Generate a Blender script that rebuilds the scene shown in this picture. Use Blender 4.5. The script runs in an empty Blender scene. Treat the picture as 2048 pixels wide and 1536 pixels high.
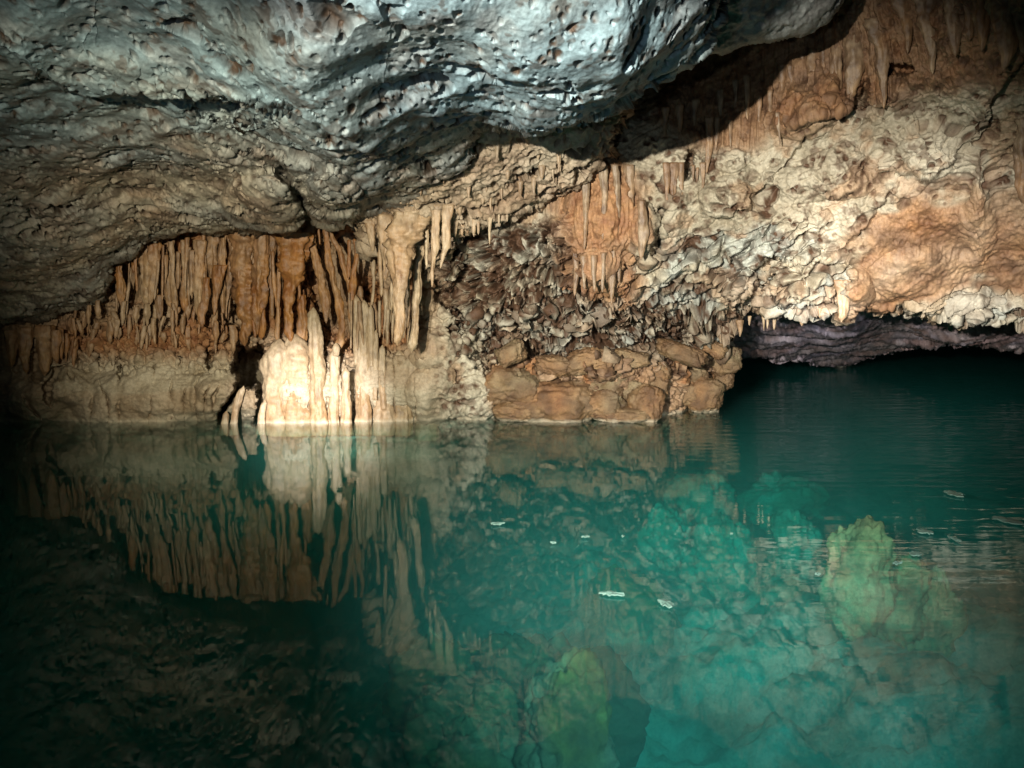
import bpy, math, numpy as np
F32 = np.float32
scene = bpy.context.scene
col = scene.collection
# ------------------------------------------------------------------ camera model
FPX, CX, CY, HOR, CH = 1595.0, 1024.0, 768.0, 620.0, 0.9
TH = math.atan((CY - HOR) / FPX); CT, ST = math.cos(TH), math.sin(TH)
def unproj(px, py, Y):
    """point at forward distance Y seen in direction (px,py)"""
    dx = (px - CX) / FPX; dv = (CY - py) / FPX
    y = CT + ST * dv; z = -ST + CT * dv
    t = Y / y
    return np.stack([dx * t, y * t, CH + z * t], -1)
def Yw(py):
    dv = (CY - py) / FPX
    return CH * (CT + ST * dv) / -(-ST + CT * dv)
# ------------------------------------------------------------------ numpy noise
_G = np.array([[1,1,0],[-1,1,0],[1,-1,0],[-1,-1,0],[1,0,1],[-1,0,1],[1,0,-1],[-1,0,-1],[0,1,1],[0,-1,1],[0,1,-1],[0,-1,-1],[1,1,0],[-1,1,0],[0,-1,1],[0,-1,-1]], F32)
def _h(x, y, z, s):
    h = (x.astype(np.uint32) * np.uint32(374761393) + y.astype(np.uint32) * np.uint32(668265263) + z.astype(np.uint32) * np.uint32(2147483647) + np.uint32((s * 974634777 + 12345) & 0xffffffff))
    h = (h ^ (h >> np.uint32(13))) * np.uint32(1274126177)
    h = (h ^ (h >> np.uint32(15))) * np.uint32(2246822519)
    return h ^ (h >> np.uint32(16))
def perlin(P, freq=1.0, seed=0):
    sh = P.shape[:-1]
    Q = (P.reshape(-1, 3) * np.asarray(freq, F32)).astype(F32) + F32(1000.37)
    out = np.empty(len(Q), F32)
    for a in range(0, len(Q), 200000):
        q = Q[a:a+200000]; i = np.floor(q); fr = q - i; i = i.astype(np.int64)
        u = fr * fr * fr * (fr * (fr * 6 - 15) + 10)
        c = []
        for dz in (0, 1):
            for dy in (0, 1):
                for dx in (0, 1):
                    g = _G[_h(i[:,0]+dx, i[:,1]+dy, i[:,2]+dz, seed) & np.uint32(15)]
                    c.append(g[:,0]*(fr[:,0]-dx) + g[:,1]*(fr[:,1]-dy) + g[:,2]*(fr[:,2]-dz))
        x = [c[k] + u[:,0]*(c[k+1]-c[k]) for k in (0,2,4,6)]
        y0 = x[0] + u[:,1]*(x[1]-x[0]); y1 = x[2] + u[:,1]*(x[3]-x[2])
        out[a:a+200000] = y0 + u[:,2]*(y1-y0)
    return out.reshape(sh)
def fbm(P, freq, oct=3, seed=0, gain=0.5, ridged=False):
    s = 0; a = 1.0; f = np.asarray(freq, F32)
    for k in range(oct):
        n = perlin(P, f, seed + k*7)
        s = s + a * ((0.45 - np.abs(n)) if ridged else n)
        a *= gain; f = f * 2.03
    return s
def worley(P, freq, seed=0):
    """F1, F2, cell random"""
    sh = P.shape[:-1]
    Q = (P.reshape(-1, 3) * np.asarray(freq, F32)).astype(F32) + F32(500.11)
    F1 = np.full(len(Q), 9, F32); F2 = F1.copy(); R = np.zeros(len(Q), F32)
    for a in range(0, len(Q), 200000):
        sl = slice(a, a+200000); q = Q[sl]; i = np.floor(q).astype(np.int64)
        f1 = F1[sl]; f2 = F2[sl]; r = R[sl]
        for dx in (-1,0,1):
            for dy in (-1,0,1):
                for dz in (-1,0,1):
                    cx = i[:,0]+dx; cy = i[:,1]+dy; cz = i[:,2]+dz
                    h = _h(cx, cy, cz, seed)
                    ox = (h & np.uint32(1023)) / F32(1023); oy = ((h >> np.uint32(10)) & np.uint32(1023)) / F32(1023); oz = ((h >> np.uint32(20)) & np.uint32(1023)) / F32(1023)
                    d = np.sqrt((cx+ox-q[:,0])**2 + (cy+oy-q[:,1])**2 + (cz+oz-q[:,2])**2).astype(F32)
                    m = d < f1
                    f2[:] = np.where(m, f1, np.minimum(f2, d))
                    r[:] = np.where(m, ((h * np.uint32(2654435761)) >> np.uint32(8)) / F32(1 << 24), r)
                    f1[:] = np.where(m, d, f1)
        F1[sl] = f1; F2[sl] = f2; R[sl] = r
    return F1.reshape(sh), F2.reshape(sh), R.reshape(sh)
def sstep(a, b, x):
    t = np.clip((x - a) / (b - a), 0, 1); return t*t*(3-2*t)
# ------------------------------------------------------------------ helpers in sheet parameter space
def tps(ctrl, X, Yg):
    c = np.array(ctrl, float); p = c[:, :2] / 1000; v = c[:, 2]; n = len(c)
    def U(r2): return np.where(r2 > 1e-12, r2*np.log(r2 + 1e-12), 0)
    K = U(((p[:,None]-p[None])**2).sum(-1)) + np.eye(n)*1e-3
    A = np.zeros((n+3, n+3)); A[:n,:n] = K; A[:n,n] = 1; A[:n,n+1:] = p; A[n,:n] = 1; A[n+1:,:n] = p.T
    w = np.linalg.solve(A, np.r_[v, 0, 0, 0])
    x = X/1000; y = Yg/1000; out = w[n] + w[n+1]*x + w[n+2]*y
    for k in range(n): out = out + w[k]*U((x-p[k,0])**2 + (y-p[k,1])**2)
    return out
def seg_dist(pts, X, Y, closed=False):
    """distance, signed side and arclength fraction of nearest point of a polyline"""
    pts = np.array(pts, float); n = len(pts)
    D = np.full(X.shape, 1e9); S = np.zeros(X.shape); T = np.zeros(X.shape)
    L = 0; tot = sum(math.dist(pts[k], pts[(k+1) % n]) for k in range(n if closed else n-1))
    for k in range(n if closed else n-1):
        a = pts[k]; b = pts[(k+1) % n]; d = b-a; l = math.hypot(*d)
        if l < 1e-6: continue
        t = np.clip(((X-a[0])*d[0] + (Y-a[1])*d[1])/(l*l), 0, 1)
        dx = X-a[0]-t*d[0]; dy = Y-a[1]-t*d[1]; dd = np.hypot(dx, dy)
        m = dd < D
        D = np.where(m, dd, D); S = np.where(m, np.sign(d[0]*dy - d[1]*dx), S); T = np.where(m, (L+t*l)/tot, T)
        L += l
    return D, S, T
def inside(poly, X, Y):
    r = np.zeros(X.shape, bool); n = len(poly)
    for k in range(n):
        x0, y0 = poly[k]; x1, y1 = poly[(k+1) % n]
        if y0 == y1: continue
        c = ((y0 > Y) != (y1 > Y)) & (X < (x1-x0)*(Y-y0)/(y1-y0) + x0)
        r ^= c
    return r
def sdist(poly, X, Y):
    D, _, _ = seg_dist(poly, X, Y, True)
    return np.where(inside(poly, X, Y), -D, D)
def wob(X, Y, s=20., seed=3):
    return perlin(np.stack([X/s, Y/s, 0*X], -1), 1.0, seed) + .5*perlin(np.stack([X/s, Y/s, 0*X], -1), 2.7, seed+1)
def crack(Z, X, Y, pts, w, depth, taper=True):
    P = np.array(pts, float); b = (X > P[:,0].min()-4*w) & (X < P[:,0].max()+4*w) & (Y > P[:,1].min()-4*w) & (Y < P[:,1].max()+4*w)
    D, S, T = seg_dist(pts, X[b] + w*1.1*wob(X[b],Y[b],16), Y[b] + w*1.1*wob(X[b],Y[b],16,9))
    k = np.sin(np.pi*np.clip(T, 0.04, .96))**.4 if taper else 1
    Z[b] += depth*np.exp(-(D/(w*k))**2)*k
def ledge(Z, X, Y, pts, h, fall, sharp=3.0):
    """side left of the direction of the line (above it, when drawn left to right) stands out by h towards the viewer"""
    P = np.array(pts, float); m = fall*3
    b = (X > P[:,0].min()-m) & (X < P[:,0].max()+m) & (Y > P[:,1].min()-m) & (Y < P[:,1].max()+m)
    D, S, T = seg_dist(pts, X[b] + 8*wob(X[b],Y[b],30), Y[b] + 9*wob(X[b],Y[b],30,9))
    e = np.sin(np.pi*np.clip(T, 0.0, 1))**.6
    s = S*D
    Z[b] -= h*e*np.exp(-np.maximum(-s, 0)/fall)*sstep(sharp, -sharp, s)
def hole(Z, X, Y, poly, depth, soft=8):
    P = np.array(poly, float); m = soft*2
    b = (X > P[:,0].min()-m) & (X < P[:,0].max()+m) & (Y > P[:,1].min()-m) & (Y < P[:,1].max()+m)
    Z[b] += depth*sstep(soft, -soft, sdist(poly, X[b], Y[b]) + soft*1.3*wob(X[b],Y[b],15))
def bump(Z, X, Y, cx, cy, rx, ry, h, rot=0, sharp=False):
    c, s = math.cos(rot), math.sin(rot)
    u = ((X-cx)*c + (Y-cy)*s)/rx; v = (-(X-cx)*s + (Y-cy)*c)/ry
    r2 = u*u+v*v; b = r2 < 1
    Z[b] -= h*(1-r2[b])**(.5 if sharp else 1.0)*(1.0 if sharp else 1.25)
def axis(a, b, lo, hi, fine, coarse):
    """coordinates a..b, fine between lo and hi"""
    r = []
    x = a
    while x < b:
        r.append(x); x += fine if lo <= x <= hi else coarse
    r.append(b); return np.array(r, float)
def grid_mesh(name, P, mat, masks=None, flip=False, keep=None):
    H, W = P.shape[:2]
    me = bpy.data.meshes.new(name)
    idx = np.arange(H*W, dtype=np.int32).reshape(H, W)
    q = np.stack([idx[:-1,:-1], idx[1:,:-1], idx[1:,1:], idx[:-1,1:]], -1)
    if flip: q = q[..., ::-1]
    q = q.reshape(-1, 4)
    if keep is not None:
        k = (keep[:-1,:-1] & keep[1:,1:]).ravel(); q = q[k]
    me.vertices.add(H*W); me.vertices.foreach_set('co', P.astype(F32).ravel())
    me.loops.add(len(q)*4); me.loops.foreach_set('vertex_index', q.ravel())
    me.polygons.add(len(q)); me.polygons.foreach_set('loop_start', np.arange(0, len(q)*4, 4, dtype=np.int32))
    me.update(calc_edges=True)
    me.polygons.foreach_set('use_smooth', np.ones(len(q), bool))
    if masks is not None:
        at = me.color_attributes.new('mask', 'FLOAT_COLOR', 'POINT')
        c = np.ones((H*W, 4), F32); c[:, :3] = np.clip(masks.reshape(-1, 3), 0, 1); at.data.foreach_set('color', c.ravel())
    me.materials.append(mat)
    o = bpy.data.objects.new(name, me); col.objects.link(o)
    return o
def tag(o, label=None, cat=None, group=None, kind=None):
    for k, v in (('label', label), ('category', cat), ('group', group), ('kind', kind)):
        if v: o[k] = v
    return o
def normals(P):
    du = np.gradient(P, axis=1); dv = np.gradient(P, axis=0)
    n = np.cross(du, dv); n /= np.linalg.norm(n, axis=-1, keepdims=True) + 1e-12
    s = np.sign((n * (P - np.array([0, 0, CH]))).sum(-1, keepdims=True)); return -n*s     # towards the viewer's side
# ------------------------------------------------------------------ materials
def new_mat(name):
    m = bpy.data.materials.new(name); m.use_nodes = True; nt = m.node_tree; nt.nodes.clear(); return m, nt
def N(nt, t, **kw):
    n = nt.nodes.new(t)
    for k, v in kw.items():
        if k in n.inputs: n.inputs[k].default_value = v
        else: setattr(n, k, v)
    return n
def rock_mat(name, pale=(.53,.46,.34), mid=(.33,.265,.175), orange=(.41,.205,.085), stain=(.095,.05,.028), cool=(.47,.49,.43), rough=.62, bump=.35, spec=.35, scale=1.0, stretch=(1,1,1)):
    m, nt = new_mat(name); L = nt.links.new
    out = N(nt, 'ShaderNodeOutputMaterial'); b = N(nt, 'ShaderNodeBsdfPrincipled'); L(b.outputs[0], out.inputs[0])
    b.inputs['Roughness'].default_value = rough; b.inputs['Specular IOR Level'].default_value = spec
    tc = N(nt, 'ShaderNodeTexCoord'); mp = N(nt, 'ShaderNodeMapping'); mp.inputs['Scale'].default_value = stretch; L(tc.outputs['Object'], mp.inputs[0])
    at = N(nt, 'ShaderNodeAttribute', attribute_name='mask'); sp = N(nt, 'ShaderNodeSeparateColor'); L(at.outputs['Color'], sp.inputs[0])
    def noise(sc, det=6, ro=.6):
        n = N(nt, 'ShaderNodeTexNoise'); n.inputs['Scale'].default_value = sc*scale; n.inputs['Detail'].default_value = det; n.inputs['Roughness'].default_value = ro
        L(mp.outputs[0], n.inputs['Vector']); return n
    def ramp(src, a, b2):
        r = N(nt, 'ShaderNodeMapRange'); r.inputs['From Min'].default_value = a; r.inputs['From Max'].default_value = b2; L(src, r.inputs['Value']); return r.outputs[0]
    def mix(f, A, B, mode='MIX'):
        x = N(nt, 'ShaderNodeMix', data_type='RGBA', blend_type=mode)
        if isinstance(f, float): x.inputs[0].default_value = f
        else: L(f, x.inputs[0])
        for v, k in ((A, 6), (B, 7)):
            if isinstance(v, tuple): x.inputs[k].default_value = (*v, 1)
            else: L(v, x.inputs[k])
        return x.outputs[2]
    n1 = noise(3.2); n2 = noise(17, 8, .7); n3 = noise(55, 4, .7); n4 = noise(8, 5, .65)
    c = mix(ramp(n1.outputs[0], .38, .62), mid, pale)
    c = mix(ramp(n2.outputs[0], .60, .75), c, stain)
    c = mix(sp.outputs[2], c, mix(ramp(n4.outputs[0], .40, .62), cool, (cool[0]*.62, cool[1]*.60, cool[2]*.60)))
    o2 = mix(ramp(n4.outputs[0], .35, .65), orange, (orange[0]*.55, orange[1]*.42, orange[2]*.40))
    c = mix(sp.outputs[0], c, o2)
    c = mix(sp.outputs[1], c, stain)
    g = N(nt, 'ShaderNodeMapRange'); g.inputs['From Min'].default_value = .3; g.inputs['From Max'].default_value = .7; g.inputs['To Min'].default_value = .72; g.inputs['To Max'].default_value = 1.2; L(n3.outputs[0], g.inputs['Value'])
    cc = N(nt, 'ShaderNodeCombineColor')
    for k in range(3): L(g.outputs[0], cc.inputs[k])
    c = mix(1.0, c, cc.outputs[0], 'MULTIPLY')
    gp = N(nt, 'ShaderNodeNewGeometry'); sz = N(nt, 'ShaderNodeSeparateXYZ'); L(gp.outputs['Position'], sz.inputs[0])
    za = N(nt, 'ShaderNodeMath', operation='MULTIPLY_ADD'); za.inputs[1].default_value = -.07; L(n4.outputs[0], za.inputs[0]); L(sz.outputs[2], za.inputs[2])
    lo = N(nt, 'ShaderNodeMapRange'); lo.inputs['From Min'].default_value = -.055; lo.inputs['From Max'].default_value = -.03; L(za.outputs[0], lo.inputs['Value'])
    hi = N(nt, 'ShaderNodeMapRange'); hi.inputs['From Min'].default_value = .0; hi.inputs['From Max'].default_value = -.03; L(za.outputs[0], hi.inputs['Value'])
    ml = N(nt, 'ShaderNodeMath', operation='MULTIPLY'); L(lo.outputs[0], ml.inputs[0]); L(hi.outputs[0], ml.inputs[1]); mk = N(nt, 'ShaderNodeMath', operation='MULTIPLY'); mk.inputs[1].default_value = .6; L(ml.outputs[0], mk.inputs[0])
    c = mix(mk.outputs[0], c, (.62,.54,.40))
    L(c, b.inputs['Base Color'])
    L(ramp(n2.outputs[0], 1.3, -.2), b.inputs['Roughness']) if False else None
    n5 = noise(38, 8, .72)
    bp = N(nt, 'ShaderNodeBump'); bp.inputs['Strength'].default_value = bump; bp.inputs['Distance'].default_value = .03; L(n5.outputs[0], bp.inputs['Height']); L(bp.outputs[0], b.inputs['Normal'])
    return m
M_wall = rock_mat('wall_limestone')
M_ceil = rock_mat('ceiling_limestone', bump=.22, pale=(.36,.35,.28), mid=(.22,.20,.155), stain=(.062,.040,.026), cool=(.24,.335,.37))
M_flow = rock_mat('flowstone', pale=(.50,.39,.26), mid=(.34,.235,.125), orange=(.42,.20,.06), rough=.45, spec=.5, bump=.28, stretch=(1,1,.45))
M_bould = rock_mat('boulder_limestone', scale=1.6, pale=(.34,.26,.15), mid=(.19,.125,.06), rough=.5, spec=.45, bump=.6)
M_far = rock_mat('far_limestone', pale=(.36,.30,.28), mid=(.20,.16,.16), orange=(.30,.15,.09), cool=(.24,.21,.27))
M_bed = rock_mat('submerged_limestone', pale=(.50,.52,.42), mid=(.34,.36,.26), orange=(.15,.14,.04), stain=(.05,.055,.03), cool=(.5,.55,.5), rough=.9, spec=.1)
# ------------------------------------------------------------------ generic rock sheet
def sheet(name, mat, ax, ay, ctrl, poly=None, edge=(60, .25), back=.006, wobble=6, feat=None, disp=None, seed=0, maxback=44):
    X, Y = np.meshgrid(ax, ay)
    # coarse evaluation of the base depth
    cxs = np.linspace(ax[0], ax[-1], 240); cys = np.linspace(ay[0], ay[-1], 160); CXg, CYg = np.meshgrid(cxs, cys)
    cz = tps(ctrl, CXg, CYg)
    def up(Cg, x, y):
        fx = np.interp(x, cxs, np.arange(len(cxs))); fy = np.interp(y, cys, np.arange(len(cys)))
        ix = np.minimum(fx.astype(int), len(cxs)-2); iy = np.minimum(fy.astype(int), len(cys)-2); tx = fx-ix; ty = fy-iy
        return (Cg[iy,ix]*(1-tx) + Cg[iy,ix+1]*tx)*(1-ty) + (Cg[iy+1,ix]*(1-tx) + Cg[iy+1,ix+1]*tx)*ty
    Z = up(cz, X.ravel(), Y.ravel()).reshape(X.shape)
    PX, PY = X.copy(), Y.copy()
    keep = None; sd = None
    if poly is not None:
        P0 = unproj(X, Y, Z)
        w = wobble*fbm(P0, 5.0, 4, seed+90, .6)*1.6
        sd0 = up(sdist(poly, CXg, CYg), X.ravel(), Y.ravel()).reshape(X.shape)
        for _ in range(2): sd0[1:-1,1:-1] = (sd0[1:-1,1:-1]*2 + sd0[:-2,1:-1] + sd0[2:,1:-1] + sd0[1:-1,:-2] + sd0[1:-1,2:])/6
        sd = sdist(poly, X, Y) + w
        cs = sdist(poly, CXg, CYg)
        for _ in range(6): cs[1:-1,1:-1] = (cs[1:-1,1:-1]*2 + cs[:-2,1:-1] + cs[2:,1:-1] + cs[1:-1,:-2] + cs[1:-1,2:])/6
        cgy, cgx = np.gradient(cs, cys, cxs); gx = up(cgx, X.ravel(), Y.ravel()).reshape(X.shape); gy = up(cgy, X.ravel(), Y.ravel()).reshape(X.shape)
        gl = np.maximum(np.hypot(gx, gy), .5); gx /= gl; gy /= gl
        ew, er = edge
        t = np.clip(-sd/ew, 0, 1)
        Z = Z + er*(1 - np.sqrt(np.clip(1-(1-t)**2, 0, 1)))
        o = np.clip(sd, 0, maxback)
        PX = X - gx*o*1.12; PY = Y - gy*o*1.12
        Z = Z + o*back*3.5; LAST['o'] = o
        keep = sd < maxback
    Zs = Z.copy()
    if feat: feat(Z, X, Y)
    gy_, gx_ = np.gradient(Z - Zs, ay, ax); LAST['st'] = 1/(1+(np.hypot(gx_, gy_)/.02)**2)
    P = unproj(PX, PY, Z)
    return X, Y, P, keep, sd
LAST = {}
def finish(name, mat, P, keep, D, masks, vec=None):
    n = normals(P)
    # smooth the normal field a little so that displacement does not tear
    for _ in range(3):
        n[1:-1,1:-1] = (n[1:-1,1:-1]*2 + n[:-2,1:-1] + n[2:,1:-1] + n[1:-1,:-2] + n[1:-1,2:])/6
    n /= np.linalg.norm(n, axis=-1, keepdims=True) + 1e-9
    D = D*(.25+.75*LAST['st'])
    tc = np.array([0, 0, CH]) - P; tc /= np.linalg.norm(tc, axis=-1, keepdims=True); n = n*.55 + tc*.6; n /= np.linalg.norm(n, axis=-1, keepdims=True)
    if keep is not None: D = D*sstep(14, 0, LAST['o'])
    Q = P + n*D[..., None]
    if vec is not None: Q = Q + vec
    LAST['Q'] = Q
    return grid_mesh(name, Q, mat, masks, keep=keep)
def pits(P, freq, seed, thr=.55, amt=1.0, warp=.03, rs=1.0):
    """random round solution pits: 0 outside, up to 1 in the middle"""
    W = P + warp*np.stack([perlin(P, 9, seed+31), perlin(P, 9, seed+32), perlin(P, 9, seed+33)], -1)
    f1, f2, r = worley(W, freq, seed)
    rad = rs*np.where(r > thr, .22 + .38*(r-thr)/(1-thr), .0)
    return np.clip((rad - f1)/np.maximum(rad, .05), 0, 1)**.6*amt
STEP = 1.7
# ================================================================== CAVE WALL
wax = axis(-560, 2640, -30, 2080, STEP, 12); way = axis(-420, 1420, -20, 880, STEP, 10)
wall_ctrl = [(-500,843,7.2),(0,846,Yw(843)),(200,846,Yw(841)),(350,846,Yw(836)),(450,846,Yw(834)),(560,846,Yw(842)),(700,846,Yw(842)),(830,846,Yw(838)),(950,846,Yw(834)),
 (1100,846,6.75),(1300,846,6.8),(1420,820,7.5),(0,930,7.6),(500,930,7.6),(1000,930,7.6),(1400,930,8.2),(0,1400,9),(1000,1400,9),
 (0,740,6.45),(250,740,6.45),(430,740,6.4),(0,660,6.6),(200,660,6.7),(400,600,6.75),(600,600,6.75),(780,600,6.7),(0,450,6.5),(500,440,6.4),(900,640,6.3),(930,760,6.45),(1000,500,5.9),(1100,600,6.0),
 (1100,740,6.5),(1300,650,6.35),(1440,690,7.0),(1440,760,7.5),(1300,500,5.7),(1300,300,5.6),(1500,500,5.7),(1500,600,5.95),(1700,600,5.85),(1700,400,5.4),(1700,200,5.1),(2000,600,5.7),
 (2000,300,4.8),(2000,0,4.2),(1600,0,5.3),(1200,200,5.9),(1200,0,6.2),(2500,600,5.2),(2500,0,3.6),(0,0,5.8),(-500,0,5.8),(2000,-400,3.3),(1000,-400,5.8),(-500,600,6.8),(500,0,6.0)]
wall_poly = [(-900,-900),(3000,-900),(3000,640),(2300,636),(2048,641),(1990,636),(1940,645),(1905,636),(1868,644),(1840,626),(1800,618),(1765,626),(1735,608),(1700,612),(1693,632),(1680,634),(1672,606),(1640,616),(1600,624),(1560,608),(1545,626),(1528,618),(1500,612),(1480,628),(1440,672),(1408,690),
 (1440,700),(1470,706),(1474,728),(1452,765),(1432,790),(1430,850),(1425,1000),(1420,1600),(-900,1600)]
HOLE1 = [(478,690),(500,700),(515,688),(528,700),(532,740),(545,800),(560,842),(556,850),(505,852),(520,800),(512,770),(486,780),(455,812),(438,846),(436,830),(470,780),(478,752),(462,738)]
def wall_feat(Z, X, Y):
    # recess behind the hanging curtain, and the bench below it
    hole(Z, X, Y, [(215,520),(330,455),(700,430),(760,520),(820,560),(850,640),(830,700),(700,720),(560,690),(470,690),(430,660),(330,650),(240,620)], .17, 22)
    hole(Z, X, Y, [(915,650),(1100,630),(1280,640),(1420,690),(1300,728),(1180,735),(1000,738),(940,710)], .30, 26)
    hole(Z, X, Y, HOLE1, 2.6, 5)
    hole(Z, X, Y, [(445,640),(462,612),(488,608),(478,650),(462,662)], .5, 8)
    hole(Z, X, Y, [(408,700),(424,696),(430,715),(418,738),(408,722)], .3, 6)
    hole(Z, X, Y, [(620,470),(700,450),(760,520),(745,600),(720,690),(650,690),(600,560)], .45, 16)
    hole(Z, X, Y, [(702,745),(713,745),(712,850),(703,850)], .35, 4)
    bump(Z, X, Y, 133, 768, 46, 50, .13, .2); bump(Z, X, Y, 70, 800, 70, 60, .10)
    bump(Z, X, Y, 300, 800, 170, 70, .12); bump(Z, X, Y, 430, 790, 50, 60, .12)
    crack(Z, X, Y, [(128,728),(105,745),(96,775),(94,800),(104,812)], 5, .22)
    crack(Z, X, Y, [(45,790),(60,815),(84,838)], 4, .1)
    crack(Z, X, Y, [(198,760),(206,782),(216,800),(217,842)], 3, .09); crack(Z, X, Y, [(136,738),(146,762)], 3, .06)
    for p in ([(344,760),(342,790),(350,812),(352,838)], [(372,775),(366,800),(368,838)], [(398,755),(390,770),(392,800),(394,838)], [(420,772),(410,790),(410,812),(413,838)], [(440,770),(428,790),(426,812),(430,836)], [(182,790),(184,842)], [(238,800),(236,842)], [(300,795),(304,812),(298,842)]):
        crack(Z, X, Y, p, 3.2, .085)
    crack(Z, X, Y, [(240,700),(243,725),(241,760)], 5, .2); crack(Z, X, Y, [(308,690),(310,720),(306,748)], 4, .12); crack(Z, X, Y, [(355,690),(362,722),(366,745)], 3, .1)
    crack(Z, X, Y, [(65,690),(72,730),(75,760)], 8, .2); crack(Z, X, Y, [(30,690),(34,740)], 7, .15)
    crack(Z, X, Y, [(156,660),(158,700),(160,735)], 4, .16); crack(Z, X, Y, [(188,670),(194,705),(197,735)], 4, .15); crack(Z, X, Y, [(222,640),(220,690),(225,730)], 4, .14)
    for xx, ya, yb in ((672,760,850),(686,720,850),(741,800,850),(757,740,800),(768,700,830),(787,700,850),(831,760,846),(655,790,850),(622,740,850),(584,790,850)):
        crack(Z, X, Y, [(xx,ya),(xx+3,(ya+yb)/2),(xx-1,yb)], 2.6, .1)
    bump(Z, X, Y, 872, 790, 60, 60, .12); bump(Z, X, Y, 955, 800, 60, 50, .14); bump(Z, X, Y, 865, 700, 45, 40, .08)
    crack(Z, X, Y, [(948,690),(965,730),(985,780),(992,840)], 4, .12)
    hole(Z, X, Y, [(868,560),(885,575),(912,600),(905,625),(880,610),(866,590)], .3, 7)
    bump(Z, X, Y, 893, 545, 30, 42, .18); bump(Z, X, Y, 852, 600, 24, 28, .1)
    # long shell edges on the right wall
    ledge(Z, X, Y, [(1400,436),(1465,433),(1498,420),(1514,400),(1530,371),(1569,335),(1595,293),(1612,270),(1660,247),(1719,205)], .10, 60)
    ledge(Z, X, Y, [(1582,262),(1608,253),(1628,240),(1693,227),(1719,200)], .16, 50)
    ledge(Z, X, Y, [(1650,536),(1685,499),(1693,495),(1735,452),(1745,426),(1787,381),(1804,358)], .10, 70)
    ledge(Z, X, Y, [(1745,343),(1804,351),(1840,359),(1882,353),(1908,336),(1927,313),(1936,288)], .12, 60)
    ledge(Z, X, Y, [(1950,306),(1970,262),(1983,215),(2002,182),(2020,148),(2048,90)], .13, 60)
    ledge(Z, X, Y, [(1634,386),(1660,392),(1686,385),(1712,379),(1729,360)], .07, 40)
    ledge(Z, X, Y, [(1720,215),(1762,222),(1790,212),(1812,200)], .06, 35)
    ledge(Z, X, Y, [(1300,560),(1360,545),(1440,520),(1500,495),(1560,478),(1620,490)], .08, 40)
    ledge(Z, X, Y, [(1440,604),(1480,570),(1520,530),(1545,515),(1600,522),(1640,530)], .14, 40)
    hole(Z, X, Y, [(1548,516),(1562,522),(1548,552),(1528,590),(1505,612),(1470,622),(1448,632),(1470,608),(1510,580),(1530,540)], .28, 8)
    hole(Z, X, Y, [(1320,412),(1334,420),(1330,462),(1318,505),(1303,512),(1312,470),(1316,440)], .4, 6)
    hole(Z, X, Y, [(1380,300),(1392,306),(1384,332),(1372,362),(1364,352),(1372,320)], .2, 6)
    hole(Z, X, Y, [(1775,128),(1810,128),(1836,140),(1824,146),(1790,146),(1776,152)], .3, 6)
    hole(Z, X, Y, [(1722,160),(1738,168),(1730,196),(1716,208)], .25, 6)
    bump(Z, X, Y, 1460, 395, 66, 46, .11, -.25); bump(Z, X, Y, 1465, 320, 46, 30, .06); bump(Z, X, Y, 1600, 370, 70, 40, .09)
    bump(Z, X, Y, 1680, 340, 90, 60, .10); bump(Z, X, Y, 1860, 310, 90, 60, .10); bump(Z, X, Y, 1600, 240, 70, 40, .08); bump(Z, X, Y, 1560, 440, 110, 45, .09)
    bump(Z, X, Y, 1610, 580, 55, 60, .14); bump(Z, X, Y, 1480, 600, 60, 25, .12, -.5)
    bump(Z, X, Y, 1712, 600, 36, 70, .18); bump(Z, X, Y, 1960, 440, 40, 130, .10); bump(Z, X, Y, 1940, 630, 80, 35, .16); bump(Z, X, Y, 1850, 560, 120, 70, .10)
    bump(Z, X, Y, 1195, 455, 75, 120, .14); bump(Z, X, Y, 1290, 470, 26, 70, .16); bump(Z, X, Y, 1190, 545, 60, 45, .12)
    bump(Z, X, Y, 1360, 710, 40, 18, .16, .3); bump(Z, X, Y, 1025, 706, 26, 16, .18, -.35); bump(Z, X, Y, 1175, 722, 44, 22, .2); bump(Z, X, Y, 1110, 728, 34, 18, .16)
    for cx, w in ((45,30),(90,38),(20,22)): bump(Z, X, Y, cx, 690, w, 60, .12)
X, Y, P, keep, sd = sheet('cave_wall', M_wall, wax, way, wall_ctrl, wall_poly, (34, .22), .007, 7, wall_feat)
def reg(poly, soft, nz=26, s=0):
    w = nz*2*fbm(P, 3.5, 2, 200+s)
    return sstep(soft, -soft, sdist(poly, X, Y) + w)
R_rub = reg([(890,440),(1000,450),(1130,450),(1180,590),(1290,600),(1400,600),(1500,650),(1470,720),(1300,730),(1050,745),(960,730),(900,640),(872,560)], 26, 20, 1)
R_str = reg([(1180,600),(1280,510),(1430,450),(1600,450),(1690,520),(1680,650),(1450,680),(1250,680)], 30, 24, 2)
R_str = np.maximum(R_str, reg([(1800,610),(1900,585),(2048,570),(2700,540),(2700,720),(1780,720)], 14, 16, 8))
R_bot = reg([(980,720),(1500,700),(1500,860),(980,860)], 20, 10, 3)
R_left = sstep(900, 850, X)
R_bench = R_left*sstep(690, 740, Y)
R_curt = R_left*(1 - sstep(690, 740, Y))
R_topr = reg([(1300,-400),(2700,-400),(2700,150),(1800,190),(1720,215),(1560,270),(1350,300),(1300,200)], 30, 20, 4)
R_or = reg([(1700,500),(1830,400),(1920,380),(2060,380),(2700,400),(2700,610),(1990,590),(1800,640),(1740,625),(1690,640),(1675,560)], 16, 30, 5)
R_mid = reg([(1120,330),(1290,330),(1300,470),(1255,600),(1150,590),(1110,450)], 16, 20, 6)
R_smooth = np.clip(R_bench + R_curt + R_or*.8 + R_mid*.7 + R_topr*.6, 0, 1)
base = 1 - R_smooth
A = P.copy(); a28 = math.radians(27)
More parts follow.
